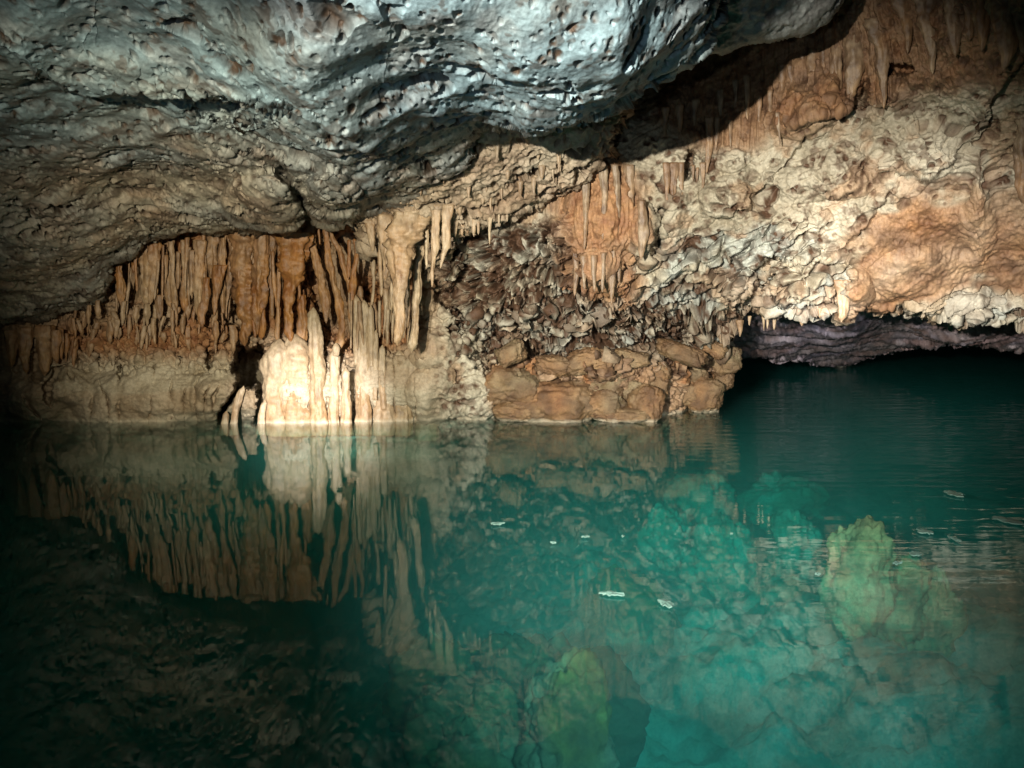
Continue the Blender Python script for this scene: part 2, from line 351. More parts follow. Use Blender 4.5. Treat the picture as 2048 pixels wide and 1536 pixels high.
A = np.stack([(P[...,0]*math.cos(a28)+P[...,2]*math.sin(a28)), P[...,1], (-P[...,0]*math.sin(a28)+P[...,2]*math.cos(a28))], -1)
D = .13*perlin(P, 1.3, 1) + .05*fbm(P, 3.6, 2, 2)
D = D + base*(.026*fbm(P, 7, 4, 5, .55, True)*(.4+.6*sstep(-.2,.3,perlin(P,1.5,8))) + .014*fbm(P, 30, 2, 9) + .05*fbm(P, 3.0, 2, 10))
f1, f2, r1 = worley(P + .13*np.stack([perlin(P,5,41),perlin(P,5,42),perlin(P,5,43)],-1), (3.6,3.6,4.6), 12)
rocks = (r1-.5)*.16 + .08*(.6-f1) - .12*sstep(.10, .0, f2-f1) + .09*fbm(P, 9, 4, 15, .65, True)
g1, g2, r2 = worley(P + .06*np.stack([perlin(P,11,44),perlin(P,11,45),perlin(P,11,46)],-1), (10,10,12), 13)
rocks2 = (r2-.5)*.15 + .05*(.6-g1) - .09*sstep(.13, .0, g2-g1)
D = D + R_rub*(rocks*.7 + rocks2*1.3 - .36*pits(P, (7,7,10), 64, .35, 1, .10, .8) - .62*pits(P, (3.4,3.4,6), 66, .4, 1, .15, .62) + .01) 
D = D + R_bot*(rocks*.5 + .3*rocks2)
s1 = fbm(A, (2.6,2.6,15), 4, 21, .6, True); s2, s3, r3 = worley(A + .04*np.stack([perlin(P,6,47),perlin(P,6,48),perlin(P,6,49)],-1), (3.5,4,11), 22)
strata = .075*s1 + (r3-.5)*.11 - .11*sstep(.14,0,s3-s2) + .05*(.5-s2) - .10*pits(A, (4,6,13), 65, .5, 1, .04)
D = D + np.clip(R_str-.4*R_rub,0,1)*strata + .12*base*(1-R_str)*(1-R_rub)*strata
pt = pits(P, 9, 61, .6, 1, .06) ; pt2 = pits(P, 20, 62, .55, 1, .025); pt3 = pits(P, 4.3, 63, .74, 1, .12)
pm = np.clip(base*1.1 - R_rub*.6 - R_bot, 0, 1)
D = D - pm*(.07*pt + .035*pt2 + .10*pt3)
# vertical flutes of the flowstone
fl = fbm(P, (11,11,.9), 3, 71, .6, True); fl2 = fbm(P, (26,26,2.0), 2, 75, .6, True)
D = D + (R_curt*.9 + R_mid*.8 + R_topr*.9*(.5+.5*sstep(-.2,.3,perlin(P,1.1,77))) + R_or*.25)*(.085*fl + .03*fl2)
D = D + R_bench*(.016*fbm(P, (3,3,14), 3, 81, .6, True) + .02*fbm(P, (14,14,2.2), 2, 85) + .006*fbm(P, 40, 2, 86))
h1, h2, r4 = worley(P + .02*np.stack([perlin(P,12,51),perlin(P,12,52),perlin(P,12,53)],-1), (17,17,9), 14)
pop = reg([(100,620),(230,590),(330,640),(470,650),(475,720),(430,745),(300,735),(200,740),(110,720)], 14, 10, 7)
D = D + pop*((r4-.5)*.13 + .09*(.6-h1) - .05*sstep(.14,0,h2-h1))
D = D + R_or*(.012*fbm(P, 22, 3, 91) + .02*fbm(P, 5, 2, 92, .5))
lipm = sstep(560, 640, Y)*sstep(1480, 1560, X)
D = D + lipm*(.07*fbm(P, (5,5,9), 3, 95, .6, True))
V = .035*(R_rub+.5*R_str)[...,None]*np.stack([perlin(P, 7, 101), 0*X, perlin(P, 7, 102)], -1)
under = sstep(.0, -.15, P[...,2])
R_or = R_or*(1-.8*R_str)
orange = np.clip(R_curt*(.45+.5*sstep(-.25,.3,perlin(P,2.2,110))) + R_or*(.65+.4*perlin(P,3,111)) + R_mid*.75 + R_topr*.75 + .22*R_bench*sstep(0,.4,perlin(P,(1,1,5),112)) + R_bot*.65 + base*.40*sstep(.08,.40,fbm(P,2.4,4,113,.6)), 0, 1)
stain = np.clip(.8*under + pm*(1.1*pt + 1.1*pt2 + .65*pt3) + base*.65*sstep(.12,.42,fbm(P,6,4,115,.65)) + R_topr*.35 + R_rub*(.45*sstep(.05,-.05,rocks2) + .75*sstep(-.12,.22,fbm(P,9,4,118,.7))) + R_or*.5*sstep(.1,.5,fbm(P,3,3,116)) , 0, 1)*(1-.7*R_bench)  # rubble terms paint shade in crevices; underwater part darkened; rest is brown stain
cool = np.clip(np.maximum(R_str*.7, R_rub*.35)*sstep(-.15,.3,fbm(P,3,3,117)) + .15*base, 0, 1)
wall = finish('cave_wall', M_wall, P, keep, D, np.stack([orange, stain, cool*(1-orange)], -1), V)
WQ = LAST['Q'].copy()
tag(wall, kind='structure')

# ================================================================== CEILING (pale rock overhead, nearest the viewer)
cax = axis(-700, 1640, -30, 1480, STEP, 12); cay = axis(-620, 760, -20, 700, STEP, 12)
ceil_ctrl = [(-500,-500,1.6),(0,0,2.5),(0,190,3.1),(0,270,3.7),(0,450,4.6),(0,640,6.05),(200,520,5.75),(-500,600,5.8),(560,0,2.42),(560,180,2.9),(500,250,3.7),(560,380,4.8),(560,465,5.7),(330,455,5.8),(700,200,2.9),(700,330,3.8),(655,450,5.5),
 (800,350,4.6),(1000,0,2.36),(1000,150,2.78),(1050,262,3.5),(900,250,3.7),(1250,100,2.8),(1290,175,3.15),(1430,0,2.95),(1000,-400,1.65),(1400,-400,1.9),(960,280,4.2),(820,420,5.3)]
ceil_poly = [(-1000,-1000),(1530,-1000),(1490,-300),(1462,-60),(1446,40),(1415,95),(1380,132),(1330,160),(1290,176),(1262,205),(1238,228),(1190,240),(1140,250),(1100,262),(1050,268),(1005,260),(965,258),(935,300),(905,345),(880,400),(840,430),(780,432),(735,425),(715,436),(690,448),(655,458),(628,444),(612,415),(598,385),(592,400),(604,432),(590,455),(560,468),(520,466),(470,462),(420,466),(380,458),(330,466),(282,484),(262,506),(222,530),(212,570),(205,600),(170,618),(120,630),(70,650),(20,668),(-100,680),(-1000,760)]
def ceil_feat(Z, X, Y):
    ledge(Z, X, Y, [(-60,60),(30,115),(75,150),(130,190),(200,196),(270,176),(330,186),(400,190),(470,200),(560,216),(640,250),(720,290),(800,330)], .30, 120, 7)
    hole(Z, X, Y, [(370,200),(440,196),(520,206),(575,218),(560,245),(500,250),(400,238)], .22, 14)
    bump(Z, X, Y, 530, 410, 90, 62, .36, .15, True); bump(Z, X, Y, 662, 402, 68, 60, .34, .2, True); bump(Z, X, Y, 400, 420, 120, 55, .15)
    crack(Z, X, Y, [(560,335),(575,360),(590,385),(602,405),(620,440)], 6, .3, False)
    crack(Z, X, Y, [(455,290),(500,318),(560,345),(620,352),(690,345)], 7, .12)
    ledge(Z, X, Y, [(700,240),(760,262),(850,250),(900,215),(980,180),(1060,170)], .10, 60, 10)
    ledge(Z, X, Y, [(920,150),(1000,190),(1100,185),(1180,165),(1290,120)], .06, 60, 14)
X, Y, P, keep, sd = sheet('cave_ceiling', M_ceil, cax, cay, ceil_ctrl, ceil_poly, (48, .34), .006, 5, ceil_feat)
D = .10*perlin(P, 1.1, 301) + .05*fbm(P, 3.2, 2, 302)
near = np.clip(P[...,1]/5.0, .45, 1.1)
D = D + near*(.018*fbm(P, (8,3.5,7), 4, 305, .55, True) + .024*fbm(P, (3,1.5,3), 3, 306, .5) + .007*fbm(P, (30,15,30), 3, 309, .6))
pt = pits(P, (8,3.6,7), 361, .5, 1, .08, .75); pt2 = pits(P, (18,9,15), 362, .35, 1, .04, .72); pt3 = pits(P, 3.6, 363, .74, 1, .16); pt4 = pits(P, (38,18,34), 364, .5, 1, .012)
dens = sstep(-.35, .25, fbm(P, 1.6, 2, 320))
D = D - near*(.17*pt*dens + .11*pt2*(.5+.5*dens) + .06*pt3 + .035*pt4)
u1, u2, ru = worley(P + .06*np.stack([perlin(P,4,341),perlin(P,4,342),perlin(P,4,343)],-1), (5,3.2,9), 322)
D = D + near*dens*((ru-.5)*.01 - .006*sstep(.12,0,u2-u1))*sstep(-.1,.3,perlin(P,1.3,345))
lob = sstep(300, 380, Y)*sstep(740, 700, X)
orange = np.clip(.22*sstep(.15,.45,fbm(P,2.6,4,330,.6)) + .25*sstep(200,330,Y)*sstep(1.5,-1,P[...,0]) , 0, 1)*.7
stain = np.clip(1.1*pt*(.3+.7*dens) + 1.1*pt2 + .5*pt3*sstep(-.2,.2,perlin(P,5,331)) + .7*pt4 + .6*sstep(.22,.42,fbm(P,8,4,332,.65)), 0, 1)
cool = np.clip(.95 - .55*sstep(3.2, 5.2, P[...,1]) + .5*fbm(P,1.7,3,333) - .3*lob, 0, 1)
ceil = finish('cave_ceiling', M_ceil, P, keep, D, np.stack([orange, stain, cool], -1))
tag(ceil, kind='structure')

# ================================================================== hanging rock beside the overhang, ledge behind it, low arch at the back
X, Y, P, keep, sd = sheet('b', M_ceil, axis(1180,1900,1280,1720,2.2,12), axis(-600,190,-20,130,2.2,12),
  [(1300,-400,3.0),(1700,-400,3.0),(1300,60,3.9),(1500,0,3.8),(1500,80,4.1),(1640,40,4.2),(1700,-60,4.0)],
  [(1220,-900),(1220,40),(1330,80),(1385,112),(1440,108),(1500,88),(1560,80),(1610,66),(1655,36),(1690,-10),(1720,-80),(1790,-900)], (40,.3), .006, 5)
D = .06*perlin(P, 2, 401) + .035*fbm(P, 7, 4, 402, .55, True) - .03*pits(P, 11, 403, .6) + .008*fbm(P, 35, 2, 404)
hr = finish('hanging_rock', M_ceil, P, keep, D, np.stack([.25+0*X, .35*sstep(0,.4,fbm(P,5,3,405)), .75+0*X], -1))
tag(hr, 'dim greenish rock bulge hanging from the roof just right of the pale overhang', 'rock')

X, Y, P, keep, sd = sheet('e', M_wall, axis(660,1320,700,1240,STEP,10), axis(60,640,200,600,STEP,10),
  [(820,200,4.7),(820,340,4.85),(1000,270,4.7),(1200,240,5.0),(1200,300,5.1),(1100,400,5.45),(900,460,5.6),(740,460,5.75),(800,520,5.9),(860,540,5.9)],
  [(690,120),(1280,120),(1262,220),(1215,275),(1196,330),(1158,385),(1115,402),(1085,418),(1040,428),(1010,438),(980,446),(945,458),(920,470),(895,500),(868,528),(850,560),(830,540),(806,545),(790,520),(770,528),(752,500),(735,508),(722,470),(700,440),(690,380)], (34,.26), .006, 9)
D = .06*perlin(P, 2.2, 421) + .06*fbm(P, 6, 4, 422, .6, True) + .05*fbm(P, (13,13,2.2), 3, 425, .6, True)*sstep(380,450,Y)
k1 = pits(P, 7, 431, .35, 1, .10); k2 = pits(P, 14, 432, .3, 1, .05); D = D - .22*k1 - .11*k2 + .012*fbm(P, 30, 2, 433)
LAX = X[0].copy(), Y[:,0].copy()
ld = finish('rock_ledge', M_wall, P, keep, D, np.stack([np.clip(.30+.35*perlin(P,3,434),0,1)+0*X, np.clip(.45*k1+.4*k2+.4*sstep(.1,.4,fbm(P,6,3,435)),0,1), .15+0*X], -1))
LQ = LAST['Q'].copy()
tag(ld, 'rough honeycombed yellowish rock ledge fringed with stalactites behind the pale overhang', 'rock')

far_poly = [(1250,300),(1300,560),(1390,640),(1420,690),(1445,702),(1500,704),(1560,712),(1630,722),(1660,729),(1680,736),(1700,726),(1725,716),(1760,705),(1790,698),(1850,688),(1930,690),(2048,696),(2300,692),(2900,688),(2900,300)]
X, Y, P, keep, sd = sheet('f', M_far, axis(1240,2800,1380,2080,2.2,12), axis(480,800,600,750,1.7,10),
  [(1400,600,8.6),(1400,690,9.5),(1550,640,7.8),(1680,650,7.8),(1550,705,10),(1680,728,12.6),(1680,690,9.6),(1800,670,9.5),(1900,650,8),(2048,660,8.4),(2500,650,8),(1500,560,7.8),(2500,560,7.6),(1500,480,9),(2500,480,9),(2000,560,7.8)],
  far_poly, (16,.5), .02, 4, None, None, 5, 40)
D = .12*perlin(P, 1.2, 441) + .11*fbm(P, (2.2,2.2,6), 5, 442, .6, True) + .02*fbm(P, 20, 2, 443)
fa = finish('rock_arch', M_far, P, keep, D, np.stack([.35*sstep(0,.3,fbm(P,2,3,444)), .4*sstep(0,.3,fbm(P,5,3,445)), .5+.5*fbm(P,1.5,2,446)], -1))
tag(fa, 'dusky purple low rock roof dipping to touch the water in the far passage', 'rock')

X, Y, P, keep, sd = sheet('g', M_far, axis(1150,3000,1150,3000,12,12), axis(420,860,420,860,6,6),
  [(1200,700,26),(1500,700,30),(1700,700,31),(2000,700,30),(2600,700,26),(1200,860,27),(2600,860,26),(1500,450,26),(2500,450,24)])
D = .5*fbm(P, .6, 4, 451) + .1*fbm(P, 3, 3, 452)
bw = finish('far_wall', M_far, P, None, D, np.stack([0*X, .9+0*X, .0*X], -1)); tag(bw, kind='structure')
def surfY(px, py, Q=None, axs=None):
    Q = WQ if Q is None else Q; ax, ay = axs or (wax, way)
    i = min(max(int(np.searchsorted(ax, px)), 0), len(ax)-1); j = min(max(int(np.searchsorted(ay, py)), 0), len(ay)-1)
    return float(Q[j, i, 1])
# ================================================================== stalactites and columns
rng = np.random.default_rng(7)
def tube(name, path, Y, mat=None, flat=1.0, orange=.7, cool=0, stain=.15, lump=1.0, seg=30, blunt=False, step=2.4):
    """tapering fluted dripstone: path of (px, py, radius px), hanging at forward distance Y (number or list)"""
    mat = mat or M_flow
    p = np.array(path, float); n = len(p)
    L = np.r_[0, np.cumsum(np.hypot(np.diff(p[:,0]), np.diff(p[:,1])))]
    m = max(8, int(L[-1]/step)); t = np.linspace(0, L[-1], m)
    k = min(9, m//3)
    def ip(v):
        q = np.interp(t, L, v)
        if k > 2:
            e = np.pad(q, k//2, mode='edge'); q2 = np.convolve(e, np.ones(2*(k//2)+1)/(2*(k//2)+1), 'valid'); q2[0] = q[0]; q2[-1] = q[-1]; q = q2
        return q
    px, py, r = ip(p[:,0]), ip(p[:,1]), ip(p[:,2])
    Ys = np.interp(t, L, Y if isinstance(Y, (list, tuple)) else [Y]*n)
    s = int(rng.integers(1, 9999))
    if blunt and name == 'flowstone_column': r = r*np.sqrt(np.clip(t/max(p[0,2]*1.5, 3)+.02, 0, 1))
    if not blunt:
        r = r*np.sqrt(np.clip((L[-1]-t)/max(p[-1,2]*1.6+2, 3), 0, 1)); 
    C = unproj(px, py, Ys); rw = r*Ys/FPX
    C = C + np.stack([perlin(C, 6, s), perlin(C, 6, s+1), 0*px], -1)*rw.mean()*.5*lump
    a = np.linspace(0, 2*math.pi, seg, endpoint=False)
    dirs = np.stack([np.cos(a), np.sin(a)*flat, 0*a], -1)
    base = C[:,None] + dirs[None]*rw[:,None,None]
    off = float(rng.random()*50); Q = base*np.array([1,1,1.]) + off
    R = 1 + lump*(.42*perlin(Q, (12,12,6), 500) + .42*fbm(Q, (26,26,2.6), 3, 501, .65) + .20*fbm(Q, (34,34,24), 2, 505))
    R = np.clip(R, .45, 1.7)
    V = C[:,None] + dirs[None]*(rw[:,None]*R)[..., None]
    tip = C[-1] - np.array([0, 0, .003]); V = np.concatenate([V, np.repeat(tip[None,None], seg, 1)], 0)
    topc = C[0] + np.array([0,0,.002]); V = np.concatenate([np.repeat(topc[None,None], seg, 1), V], 0)
    V = np.concatenate([V, V[:, :1]], 1)
    org = C[0]
    oo = np.clip(orange + .5*perlin(V, (3,3,3), 520) + .2*perlin(V,(20,20,4),521), 0, 1); st = np.clip(stain + .5*fbm(V, 14, 2, 523), 0, 1)
    o = grid_mesh(name, V - org, mat, np.stack([oo, st, cool + 0*oo], -1)); o.location = org
    return o
groups = {}
def add(group, *a, **k):
    name = k.pop('name', 'stalactite'); o = tube(name, *a, **k); o['group'] = group
    groups.setdefault(group, []).append((float(a[0][len(a[0])//2][0]), o, a[0])); return o
G1 = 'stalactites of the amber curtain on the left wall'
CUR = [
 [(236,505,8),(238,560,9),(240,585,10),(243,616,2)], [(218,520,2),(218,553,1)], [(258,515,3),(257,566,1)], [(271,510,4),(273,585,2)],
 [(290,480,14),(292,540,12),(293,580,11),(290,612,3)], [(306,485,12),(306,540,11),(302,590,9),(300,610,3)], [(316,520,3),(314,560,3.5),(309,600,2)], [(326,490,3),(324,602,2)],
 [(338,520,4),(339,560,10),(341,600,9),(344,618,3)], [(343,480,7),(346,560,6),(349,620,6),(350,662,1.5)], [(319,590,9),(320,615,9),(320,642,6)], [(366,480,4),(368,538,3)],
 [(368,520,6),(370,560,7),(370,592,10),(371,628,5)], [(384,500,5),(381,592,3)], [(398,480,9),(400,560,8),(403,610,9),(403,647,3)], [(407,458,4),(406,562,4)],
 [(423,455,13),(424,520,13),(425,562,8)], [(446,458,9),(447,500,7),(447,545,9)], [(414,555,7),(409,600,9),(402,640,8),(404,655,4)], [(440,530,11),(436,570,11),(429,632,2)],
 [(466,455,10),(464,520,7),(458,570,6),(453,638,2)], [(484,458,20),(487,520,19),(489,580,20),(491,640,15),(494,693,5)], [(524,465,12),(521,520,13),(520,548,17),(517,590,15),(512,640,8),(512,670,2)],
 [(544,462,10),(543,560,7),(543,638,3)], [(523,612,7),(524,650,9),(522,680,3)], [(510,640,5),(510,677,2)],
 [(586,466,32),(584,515,25),(582,548,17),(577,580,10),(575,640,9),(575,684,9)], [(598,520,6),(597,600,1.5)],
 [(618,435,8),(627,500,8),(642,555,10),(650,600,9),(650,648,2)], [(636,455,3),(640,490,1)], [(652,456,6),(658,520,7),(672,575,8),(682,620,9),(681,700,9)],
 [(660,462,5),(678,502,6),(692,540,6),(700,575,6),(702,600,6),(700,640,4)], [(698,480,4),(696,560,4)], [(710,478,3),(713,515,4),(706,545,4),(708,570,9),(703,600,5),(700,645,3)],
 [(560,470,6),(559,540,5),(556,640,5),(556,684,6)], [(606,590,9),(605,640,10),(606,690,10)],
]
for c in CUR:
    q = .78 + .3*rng.random(); c = [(a, b, d*q) for a, b, d in c]
    add(G1, c, 6.42 + float(rng.normal(0, .06)), orange=.6 + .4*rng.random(), stain=.4*rng.random(), flat=.7, lump=1.15)
for k in range(34):
    x = 215 + 350*rng.random(); y0 = max(470, 540-(x-215)*.8) + 60*rng.random(); l = 40 + 90*rng.random(); w = 2 + 5*rng.random()**2; d = 8*rng.normal()
    add(G1, [(x,y0,w*.9),(x+d*.4,y0+l*.45,w*1.2),(x+d*.7,y0+l,w*.25)], 6.40 + .14*rng.random(), orange=.45+.55*rng.random(), stain=.4*rng.random(), seg=18, lump=1.3)
G2 = 'pale stalactites hanging from the honeycombed ledge'
LED = [
 [(738,440,13),(741,475,9),(743,506,2)], [(768,430,15),(772,500,13),(773,540,8),(772,562,3)], [(822,425,36),(814,480,30),(802,530,19),(797,600,14),(796,650,10),(790,692,4)],
 [(758,480,5),(761,540,5),(764,594,3)], [(838,490,8),(835,560,8),(830,620,8),(826,690,9),(824,705,9)], [(852,440,6),(853,536,2)], [(874,410,9),(867,500,8),(864,545,5),(863,575,1.5)],
 [(896,410,10),(890,490,7),(881,538,2)], [(784,500,6),(787,560,6),(782,620,5)], [(745,520,4),(748,570,4),(744,610,3)], [(812,520,6),(815,600,5),(812,660,2)],
 [(910,440,6),(911,476,2)], [(924,445,4),(924,472,1.5)], [(936,440,5),(935,468,2)], [(948,436,5),(948,474,2)], [(957,432,4),(957,470,1.5)], [(980,425,6),(979,455,4),(978,490,1.5)], [(998,422,3),(998,452,1)], [(1015,420,3),(1014,444,1)],
]
for c in LED: add(G2, c, min(surfY(c[0][0], c[0][1]-4, LQ, LAX), 6.2) + .02, orange=.25, flat=.8, stain=.1)
for k in range(26):
    x = 840 + 300*rng.random(); y0 = 300 + 130*rng.random() - (x-840)*.12; l = 12 + 34*rng.random(); w = 2.2 + 2.8*rng.random()
    add(G2, [(x,y0,w*1.3),(x,y0+l*.5,w),(x+rng.normal(),y0+l,1)], surfY(x, y0+3, LQ, LAX) - .01, orange=.25, stain=.2, seg=12)
G3 = 'thin tangled dripstones in the middle of the left wall'
for k in range(34):
    x = 695 + 135*rng.random(); y = 570 + 70*rng.random(); l = 40 + 90*rng.random(); w = 2.2 + 2.6*rng.random(); d = 14*rng.normal()
    add(G3, [(x,y,w),(x+d*.3,y+l*.5,w*1.15),(x+d*.5,y+l,1.2)], 6.33 + .22*rng.random(), orange=.45, seg=12)
G4 = 'stubby dripstones above the smooth bench on the left wall'
for k in range(64):
    x = 100 + 375*rng.random(); y0 = 600 + 70*rng.random() + max(0, 200-x)*.2; l = 18 + 46*rng.random(); w = 2.5 + 4.5*rng.random(); d = 8*rng.normal()
    add(G4, [(x,y0,w*.8),(x+d*.3,y0+l*.5,w),(x+d*.5,y0+l,w*.3)], 6.36 + .2*rng.random(), orange=.6, seg=14, lump=1.5)
for x, y0, y1, w in ((22,660,735,12),(52,655,748,14),(88,650,752,17),(112,660,728,9)):
    add(G4, [(x,y0,w),(x,(y0+y1)/2,w*.8),(x+2,y1,w*.35)], 6.33, orange=.5)
G5 = 'flowstone columns standing in the water at the foot of the left wall'
WF = Yw(848)
COL = [([(556,678,20),(550,720,26),(551,780,25),(556,870,29)],0), ([(592,668,32),(592,720,38),(594,780,39),(595,870,42)],0), ([(628,615,9),(632,680,13),(636,760,15),(638,870,20)],0), 
 ([(670,696,9),(669,750,10),(668,800,11),(668,870,14)],.03), ([(692,735,7),(692,800,9),(692,870,12)],.04), ([(728,600,9),(727,680,11),(726,760,13),(725,870,15)],.08), ([(752,660,5),(752,740,6),(750,800,5)],.1),
 ([(764,690,6),(765,760,7),(768,820,7)],.1), ([(766,790,22),(768,830,24),(768,870,26)],.07), ([(800,700,16),(803,760,17),(806,820,16),(808,870,18)],.12), ([(846,700,20),(848,770,20),(850,830,22),(852,880,24)],.2),
 ([(711,590,8),(713,660,7),(713,730,6)],.12), ([(741,610,6),(742,680,7),(741,735,6)],.12), ([(488,772,6),(478,795,8),(468,838,8),(466,870,9)],-.0), ([(530,800,4),(524,825,7),(520,870,10)],-.02), ([(452,822,5),(450,845,7),(448,870,9)],-.02), ([(672,686,6),(672,700,7),(672,712,5)],-.05)]
for c, dy in COL: add(G5, c, WF + dy + c[-1][2]*.004, name='flowstone_column', orange=.10, stain=.02, flat=.75, lump=.45 if c[0][2] > 18 else .62, blunt=True, seg=40)
G6 = 'stalactites on the right wall'
RW = [[(1150,505,7),(1151,560,6),(1149,592,2)],[(1168,510,6),(1170,582,2)],[(1188,510,6),(1189,584,2)],[(1206,505,7),(1205,585,2)],[(1223,500,8),(1225,560,6),(1223,612,1.5)],[(1238,500,7),(1238,566,2)],
 [(1334,325,6),(1336,370,5),(1333,414,2)],[(1348,325,8),(1347,380,6),(1344,424,2)],[(1362,325,6),(1363,400,2)],[(1386,330,3),(1386,364,1)],[(1395,335,3),(1394,366,1)],[(1406,325,6),(1405,378,2)],[(1418,235,8),(1417,300,6),(1413,350,2)],[(1434,235,6),(1432,300,2)],
 [(1756,40,26),(1766,110,13),(1770,180,7),(1769,218,2)],[(1846,-20,24),(1856,70,12),(1866,148,3)],[(1904,-30,20),(1910,60,12),(1912,114,3)],[(1936,-30,14),(1940,80,6)],[(1966,-30,22),(1964,50,13),(1962,104,3)],[(2014,-30,26),(2012,80,14),(2008,142,4)],[(2046,-20,18),(2044,110,6)],[(1805,-30,18),(1812,60,8),(1813,108,3)],
 [(1565,130,10),(1567,190,8),(1566,230,2)],[(1584,130,8),(1584,217,2)],[(1602,110,9),(1604,180,7),(1603,217,2)],[(1625,100,13),(1627,180,10),(1624,227,3)],[(1647,100,8),(1648,200,3)],[(1673,90,12),(1674,170,9),(1673,217,3)],[(1702,60,20),(1704,130,17),(1704,200,6)],
 [(1518,190,6),(1519,272,1.5)],[(1541,180,6),(1540,264,1.5)],[(1556,225,6),(1560,292,1.5)],[(2046,240,22),(2050,330,18),(2052,410,8)],[(1260,330,9),(1262,420,7),(1258,480,3)],[(1282,400,10),(1284,470,9),(1280,520,3)],[(1205,330,8),(1208,430,6),(1206,480,2)],[(1170,350,7),(1172,430,6),(1168,500,2)],[(1232,330,7),(1236,400,6),(1236,470,2)],
 [(1470,160,7),(1471,225,2)],[(1494,150,7),(1495,240,2)],[(1440,180,7),(1441,250,2)],[(1462,240,5),(1460,296,1.5)],[(1390,200,7),(1388,270,2)],[(1360,210,8),(1358,290,2)],[(1330,215,7),(1331,300,2)]]
for c in RW:
    h = (c[0][1]+c[-1][1])/2
    add(G6, c, min(surfY(c[0][0], c[0][1]+10), surfY(c[1][0], h)) + (.03 if c[0][1] < 150 else -.015), mat=M_flow, orange=.45, cool=.1, flat=.7, stain=.5)
G7 = 'drip tips along the lower lip of the right wall'
for c in [[(1686,560,15),(1688,610,11),(1686,645,5)],[(1480,640,6),(1480,674,1.5)],[(1527,632,4),(1527,662,1)],[(1536,630,4),(1535,658,1)],[(1549,632,4),(1548,660,1)],[(1500,632,4),(1499,652,1)],[(1604,628,5),(1604,652,2)],[(1640,615,5),(1640,636,2)]]:
    add(G7, c, surfY(c[0][0], c[0][1]-8) + .01, orange=.35, flat=.8)
ORD = ['first','second','third','fourth','fifth','sixth','seventh','eighth','ninth','tenth','eleventh','twelfth','thirteenth','fourteenth','fifteenth','sixteenth','seventeenth','eighteenth','nineteenth']
TENS = ['','','twenty','thirty','forty','fifty','sixty','seventy']; 
def ordinal(n):
    if n <= 19: return ORD[n-1]
    t, u = divmod(n, 10)
    return (TENS[t][:-1] + 'ieth') if u == 0 else TENS[t] + '-' + ORD[u-1]
CTX = {G1:('amber','in the left wall curtain','stalactite'), G2:('pale yellowish','under the honeycombed ledge','stalactite'), G3:('thin tangled','in the middle of the left wall','stalactite'),
 G4:('stubby','above the left wall bench','stalactite'), G5:('creamy fluted','in the water','column'), G6:('brownish','clinging to the right wall','stalactite'), G7:('short','on the right wall lip','stalactite')}
for g, L in groups.items():
    L.sort(key=lambda e: e[0]); adj, where, cat = CTX[g]
    for n, (x, o, path) in enumerate(L, 1):
        r = max(p[2] for p in path); l = path[-1][1]-path[0][1]
        size = 'broad' if r > 16 else ('long slender' if l > 110 and r < 11 else ('needle-thin' if r < 4 else ('short' if l < 50 else 'tapering')))
        if adj.split()[0] in size or size.split()[0] in adj: size = ''
        nm = 'flowstone column' if cat == 'column' else 'stalactite'
        tag(o, f'{size} {adj} {nm}, {ordinal(n)} from left {where}'.strip(), cat, None, 'thing')

# ================================================================== boulders
def blob(name, c, r, mat, seed, lump=.22, orange=.5, cool=0, stain=.2, nu=84, nv=56, rot=0, pw=1.0, pit=0):
    u = np.linspace(0, 2*math.pi, nu+1); v = np.linspace(0, math.pi, nv)
    U, V = np.meshgrid(u, v)
    S = np.stack([np.sin(V)*np.cos(U), np.sin(V)*np.sin(U), np.cos(V)], -1)
    S = np.sign(S)*np.abs(S)**pw
    S[:, -1] = S[:, 0]
    B = S*np.array(r)
    W = B + np.array(c)
    d = 1 + lump*(perlin(W, 1.1/max(r), seed)*1.3 + .6*fbm(W, 2.6/max(r), 3, seed+3, .55, True) + .30*fbm(W, 7/max(r), 4, seed+8))
    if pit: d = d - pit*pits(W, 3.0/max(r), seed+20, .4)
    Q = B*d[..., None]
    cr, sr = math.cos(rot), math.sin(rot)
    Q = np.stack([Q[...,0]*cr + Q[...,2]*sr, Q[...,1], -Q[...,0]*sr + Q[...,2]*cr], -1)
    oo = np.clip(orange + .8*perlin(W, 3, seed+30), 0, 1); st = np.clip(stain + .7*fbm(W, 8, 3, seed+31), 0, 1)
    o = grid_mesh(name, Q, mat, np.stack([oo, st, cool+0*oo], -1), flip=True); o.location = c
    return o
GB = 'rounded flowstone boulders at the waterline'
